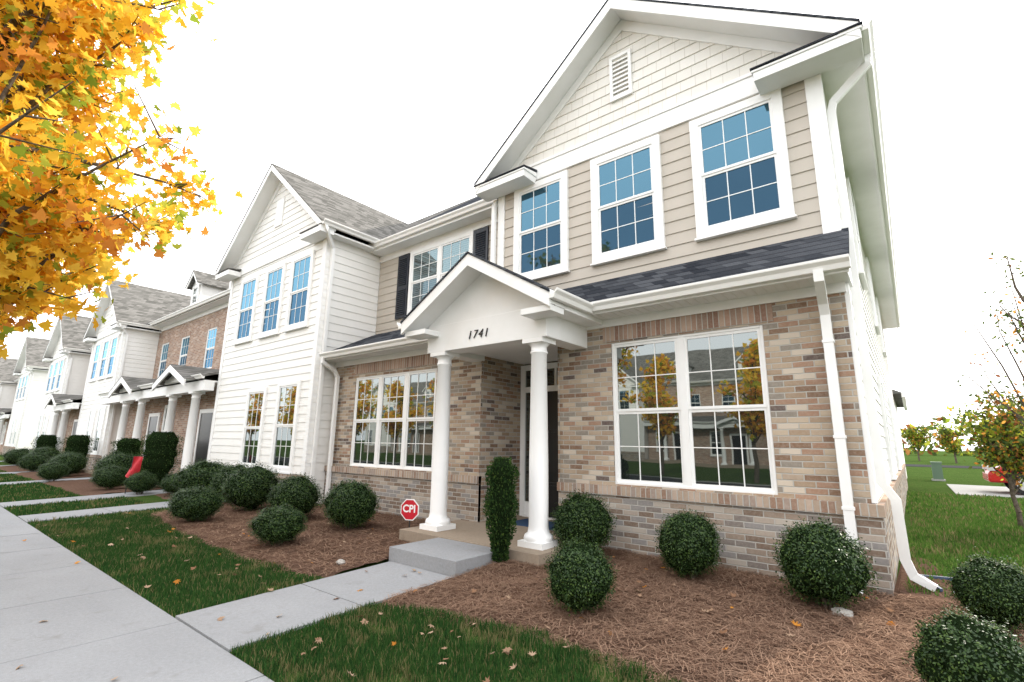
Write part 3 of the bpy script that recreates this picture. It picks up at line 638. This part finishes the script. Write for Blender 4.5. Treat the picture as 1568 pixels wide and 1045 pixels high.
L=[(-3.35,5.62,.37,.36),(-2.38,3.95,.28,.27),(-2.0,5.55,.32,.32),(-.75,5.4,.35,.34),(.37,5.6,.26,.25),(.13,3.85,.26,.25),
(-7.25,4.9,.42,.36),(-8.75,4.75,.42,.37),(-7.05,3.62,.35,.24),(-10.5,4.75,.5,.42),(-10.0,3.6,.42,.28),(-13.3,4.9,.6,.42),(-11.9,5.0,.45,.4),
(-15.7,4.3,.34,.26),(-14.7,4.75,.3,.25),(-19.3,4.7,.65,.45),(-17.6,4.1,.42,.3),(-22.2,3.6,.4,.28),(-24.2,4.3,.55,.4),(-21.3,5.0,.5,.4),(-26,4.6,.5,.4),(-28.5,4.0,.5,.35),(-31,4.6,.6,.45),(-34,4.2,.6,.4)]
for i,(x,y,r,hh) in enumerate(L): shrub(x,y,r,hh,i=i)
def columnar(x,y,r,H,seed):
    random.seed(seed); e=bpy.data.objects.new('columnar_evergreen',None); COL.objects.link(e); e.location=(x,y,hz(y)); V=[];F=[];mi=[]
    def rad(z): t=z/H; return r*(.45+.75*min(1,t*2.2))*(1 if t<.9 else max(.5,1-(t-.9)*4))*(1+.07*math.sin(z*19+seed))
    n=10
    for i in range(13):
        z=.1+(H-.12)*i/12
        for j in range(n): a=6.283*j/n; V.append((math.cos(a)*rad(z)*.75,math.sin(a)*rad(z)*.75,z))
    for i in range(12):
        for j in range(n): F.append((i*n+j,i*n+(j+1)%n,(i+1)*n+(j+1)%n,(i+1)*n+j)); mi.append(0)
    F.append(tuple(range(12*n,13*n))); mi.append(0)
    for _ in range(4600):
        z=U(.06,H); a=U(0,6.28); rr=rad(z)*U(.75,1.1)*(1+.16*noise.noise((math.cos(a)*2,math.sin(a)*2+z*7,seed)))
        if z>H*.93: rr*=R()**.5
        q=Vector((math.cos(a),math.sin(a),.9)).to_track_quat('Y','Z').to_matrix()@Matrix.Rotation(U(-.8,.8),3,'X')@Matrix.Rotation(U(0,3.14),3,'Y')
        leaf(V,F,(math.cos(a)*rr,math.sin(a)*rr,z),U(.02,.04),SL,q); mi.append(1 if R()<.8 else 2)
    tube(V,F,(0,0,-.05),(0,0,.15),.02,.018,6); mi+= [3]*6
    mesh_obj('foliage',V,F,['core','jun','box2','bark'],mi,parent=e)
columnar(-3.95,4.75,.15,1.24,1)
for i,(x,y,r,H) in enumerate(((-17.0,5.0,.42,1.6),(-20.1,5.0,.35,1.4),(-26.6,4.9,.4,1.5),(-33,4.9,.4,1.5))): columnar(x,y,r,H,i+2)
V=[];F=[];mi=[]; random.seed(11)
for i in range(360):
    if i<200: x=U(-4,1); y=U(1.9,6); 
    else: x=U(-12,-4); y=U(.4,5.9)
    if -6.1<x<-3.4 and y>4: continue
    z=hz(y)+.045 if y>3.2 else (.012 if y<1.8 else hz(y)+.05)
    if -5.2<x<-4 and y>1.8: z=hz(y)+.02
    q=Matrix.Rotation(U(-.5,.5),3,'X')@Matrix.Rotation(U(-.5,.5),3,'Y')@Matrix.Rotation(U(0,6.28),3,'Z')
    if y<1.8 and R()<.6: continue
    leaf(V,F,(x,y,z),U(.03,.075),ML,q,.3); mi.append(0 if R()<.85 else 1)
mesh_obj('fallen_leaves',V,F,['dead','lo'],mi)
random.seed(21); V=[];F=[];mi=[]
for x0 in range(-160,170,5):
    y=150+U(-15,15); H=U(5,10)
    for _ in range(90):
        a=U(0,6.28); t=U(0,1); rr=4.2*math.sin(math.pi*min(.98,t*.8+.15))
        leaf(V,F,(x0+math.cos(a)*rr*R()**.4,y+math.sin(a)*rr,H*t),U(1.0,2.0),SL); mi.append(random.choices((0,1,2),(5,2,2))[0])
mesh_obj('distant_trees',V,F,['ldg','lr','lgr'],mi)
b=B('yard_sign'); cx,cy,cz=-6.03,5.1,.50; b.M=Matrix.Translation((cx,cy,0))@Matrix.Rotation(.35,4,'Z')
def octo(r): return [(r*math.cos(math.pi/8+i*math.pi/4),cz+r*math.sin(math.pi/8+i*math.pi/4)) for i in range(8)]
b.prism('plate','signw',octo(.165),-.006,.006); b.prism('red_face','red',octo(.150),-.0085,-.002)
b.sweep('post','metal',[(0,.014,.0),(0,.014,.6)],.014,.012); e=b.done(False)
cu=bpy.data.curves.new('lettering','FONT'); cu.body='CPI'; cu.size=.15; cu.extrude=.001; cu.align_x='CENTER'; cu.offset=.004; cu.materials.append(M['signw'])
o=bpy.data.objects.new('lettering',cu); COL.objects.link(o); o.parent=e; o.location=(cx-.0035,cy-.0098,cz-.035); o.rotation_euler=(math.pi/2,0,.35)
b=B('garden_flag'); b.M=Matrix.Translation((-15.9,4.25,0))@Matrix.Rotation(.5,4,'Z')
b.sweep('pole','metal',[(-.3,0,0),(-.22,0,1.02),(.15,0,1.05)],.015,.015)
Vf=[];Ff=[]
for i in range(7):
    for j in range(7): u=i/6; v=j/6; Vf.append((-.2+.34*u-.18*v,.05*math.sin(u*5+v*3)-.01,1.02-.5*v-.10*u*v))
for i in range(6):
    for j in range(6): q=i*7+j; Ff.append((q,q+7,q+8,q+1))
b.add('cloth','flag',Vf,Ff); b.done(False)
b=B('door_mat'); b.box('mat','mat',-5.2,-4.2,6.35,6.95,.252,.268); b.done(False)
b=B('drain_splash_block'); b.M=Matrix.Translation((.12,6.95,.13))@Matrix.Rotation(.25,4,'Z')
b.box('tray','plas',-.13,.13,-.28,.28,0,.02); b.box('rim','plas',-.15,-.13,-.3,.3,0,.05); b.box('rim','plas',.13,.15,-.3,.3,0,.05); b.box('rim','plas',-.13,.13,.28,.3,0,.05); b.done(False)
for (x,y,s_) in ((-.62,5.25,.07),(-5.45,3.6,.05),(-11.8,4.0,.16)):
    V=[];F=[]
    for i in range(7):
        for j in range(10):
            t=math.pi*i/6;p=6.283*j/10; d=Vector((math.sin(t)*math.cos(p),math.sin(t)*math.sin(p),math.cos(t)*.6)); d*=s_*(1+.35*noise.noise(d*2+Vector((x,0,0)))); V.append((x+d.x*1.3,y+d.y,hz(y)+.04+d.z))
    for i in range(6):
        for j in range(10): F.append((i*10+j,i*10+(j+1)%10,i*10+10+(j+1)%10,i*10+10+j))
    mesh_obj('garden_rock',V,F,['stone'])
b=B('utility_pedestal'); b.box('body','box_green',-.18,.18,-.18,.18,0,.75); b.box('lid','box_green',-.2,.2,-.2,.2,.75,.82); b.box('base','kerb',-.24,.24,-.24,.24,-.05,.06); e=b.done(False); e.location=(.75,30,.13)
def car(loc,rz,body):
    b=B('parked_car',loc,rz)
    side=[(-2.2,.35),(-2.22,.75),(-2.1,.98),(-1.5,1.02),(1.0,.98),(1.95,.85),(2.2,.65),(2.22,.35)]
    b.prism('body',body,[(p[0]*1,p[1]) for p in side],-.88,.88)
    top=[(-1.75,1.0),(-1.35,1.42),(-.2,1.46),(.35,1.40),(1.05,.98)]
    v=[(x,-.82+ (z-1)*.38,z) for x,z in top]+[(x,.82-(z-1)*.38,z) for x,z in top]; n=5
    b.add('cabin_glass','glass',v,[tuple(range(n)),tuple(range(2*n-1,n-1,-1))]+[(i,i+n,(i+1)%n+n,(i+1)%n) for i in range(n)])
    b.prism('roof_panel',body,[(-1.38,1.43),(-.2,1.49),(.38,1.43),(.3,1.40),(-.2,1.455),(-1.3,1.40)],-.66,.66)
    for x,z0,x1,z1 in ((-1.75,1.0,-1.35,1.43),(-.35,1.0,-.3,1.45),(1.05,.98,.36,1.42)):
        for sg in (-1,1): b.sweep('pillar',body,[(x,sg*.825,z0),(x1,sg*.665,z1)],.07,.05)
    for x in (-1.35,1.38):
        for sg in (-1,1):
            v=[];f=[];n=24
            for rr,yy in ((.1,.93),(.21,.92),(.22,.9),(.33,.9),(.34,.88),(.34,.7)):
                for i in range(n): a=6.283*i/n; v.append((x+rr*math.cos(a),sg*yy,.34+rr*math.sin(a)))
            for j in range(5):
                for i in range(n): f.append((j*n+i,j*n+(i+1)%n,(j+1)*n+(i+1)%n,(j+1)*n+i))
            b.add('tyre','tyre',v,f[n*2:]); b.add('rim','rim',v,f[:n*2]+[tuple(range(n))])
            b.box('lamp','tail' if x<0 else 'rim',(-2.24 if x<0 else 2.0),(-2.05 if x<0 else 2.18),min(sg*.55,sg*.9),max(sg*.55,sg*.9),.72,.86)
    e=b.done(False)
    for o in e.children:
        if o.name.startswith('body'): bv=o.modifiers.new('b','BEVEL'); bv.width=.09; bv.segments=4; bv.limit_method='ANGLE'
car((4.0,23.2,.14),math.radians(180),'carred'); car((-75,-3.6,0),0,'carwh'); car((12,55,.14),0,'carwh')
# ================================================================ sky, sun, camera
az=math.atan2(.25,.97); el=math.radians(33)
w=bpy.data.worlds.new('World'); scene.world=w; w.use_nodes=True; nt=w.node_tree; nt.nodes.clear()
sk=nt.nodes.new('ShaderNodeTexSky'); sk.sky_type='NISHITA'; sk.sun_disc=False; sk.sun_elevation=el; sk.sun_rotation=az; sk.dust_density=3.0; sk.air_density=1.0
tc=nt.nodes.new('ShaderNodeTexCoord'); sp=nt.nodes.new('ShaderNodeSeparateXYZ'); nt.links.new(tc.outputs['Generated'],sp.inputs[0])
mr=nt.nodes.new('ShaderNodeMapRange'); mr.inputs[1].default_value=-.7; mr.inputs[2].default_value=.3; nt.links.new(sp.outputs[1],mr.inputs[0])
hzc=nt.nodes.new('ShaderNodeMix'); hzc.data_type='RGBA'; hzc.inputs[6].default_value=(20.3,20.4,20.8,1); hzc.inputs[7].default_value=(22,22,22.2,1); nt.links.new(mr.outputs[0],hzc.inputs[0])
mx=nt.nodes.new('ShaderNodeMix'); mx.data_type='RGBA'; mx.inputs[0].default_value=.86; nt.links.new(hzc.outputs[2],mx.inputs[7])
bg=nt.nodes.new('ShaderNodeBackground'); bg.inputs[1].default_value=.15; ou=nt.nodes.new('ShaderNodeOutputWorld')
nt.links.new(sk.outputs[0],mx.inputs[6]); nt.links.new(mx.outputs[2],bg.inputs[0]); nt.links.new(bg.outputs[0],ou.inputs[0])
sl_=bpy.data.lights.new('sun','SUN'); sl_.energy=5.0; sl_.angle=math.radians(.5); sl_.color=(1,.92,.80)
so=bpy.data.objects.new('sun',sl_); COL.objects.link(so)
d=Vector((math.sin(az)*math.cos(el),math.cos(az)*math.cos(el),math.sin(el))); so.rotation_euler=d.to_track_quat('Z','Y').to_euler(); so.location=d*50
psi=math.radians(38.8);th=math.radians(11.8);ro=.0145
Rr=Vector((math.cos(psi),math.sin(psi),0)); Ff_=Vector((-math.sin(psi)*math.cos(th),math.cos(psi)*math.cos(th),math.sin(th))); Uu=Rr.cross(Ff_)
X=(Rr+Uu*ro).normalized(); Y=(Uu-Rr*ro).normalized()
cam=bpy.data.cameras.new('camera'); cam.lens=36*750/1568; cam.sensor_width=36; cam.clip_end=3000; cam.clip_start=.05
co=bpy.data.objects.new('camera',cam); COL.objects.link(co)
mt=Matrix((( X.x,Y.x,-Ff_.x,0),(X.y,Y.y,-Ff_.y,0),(X.z,Y.z,-Ff_.z,1.5),(0,0,0,1))); co.matrix_world=mt
scene.camera=co
scene.view_settings.view_transform='Standard'; scene.view_settings.look='None'; scene.view_settings.exposure=0
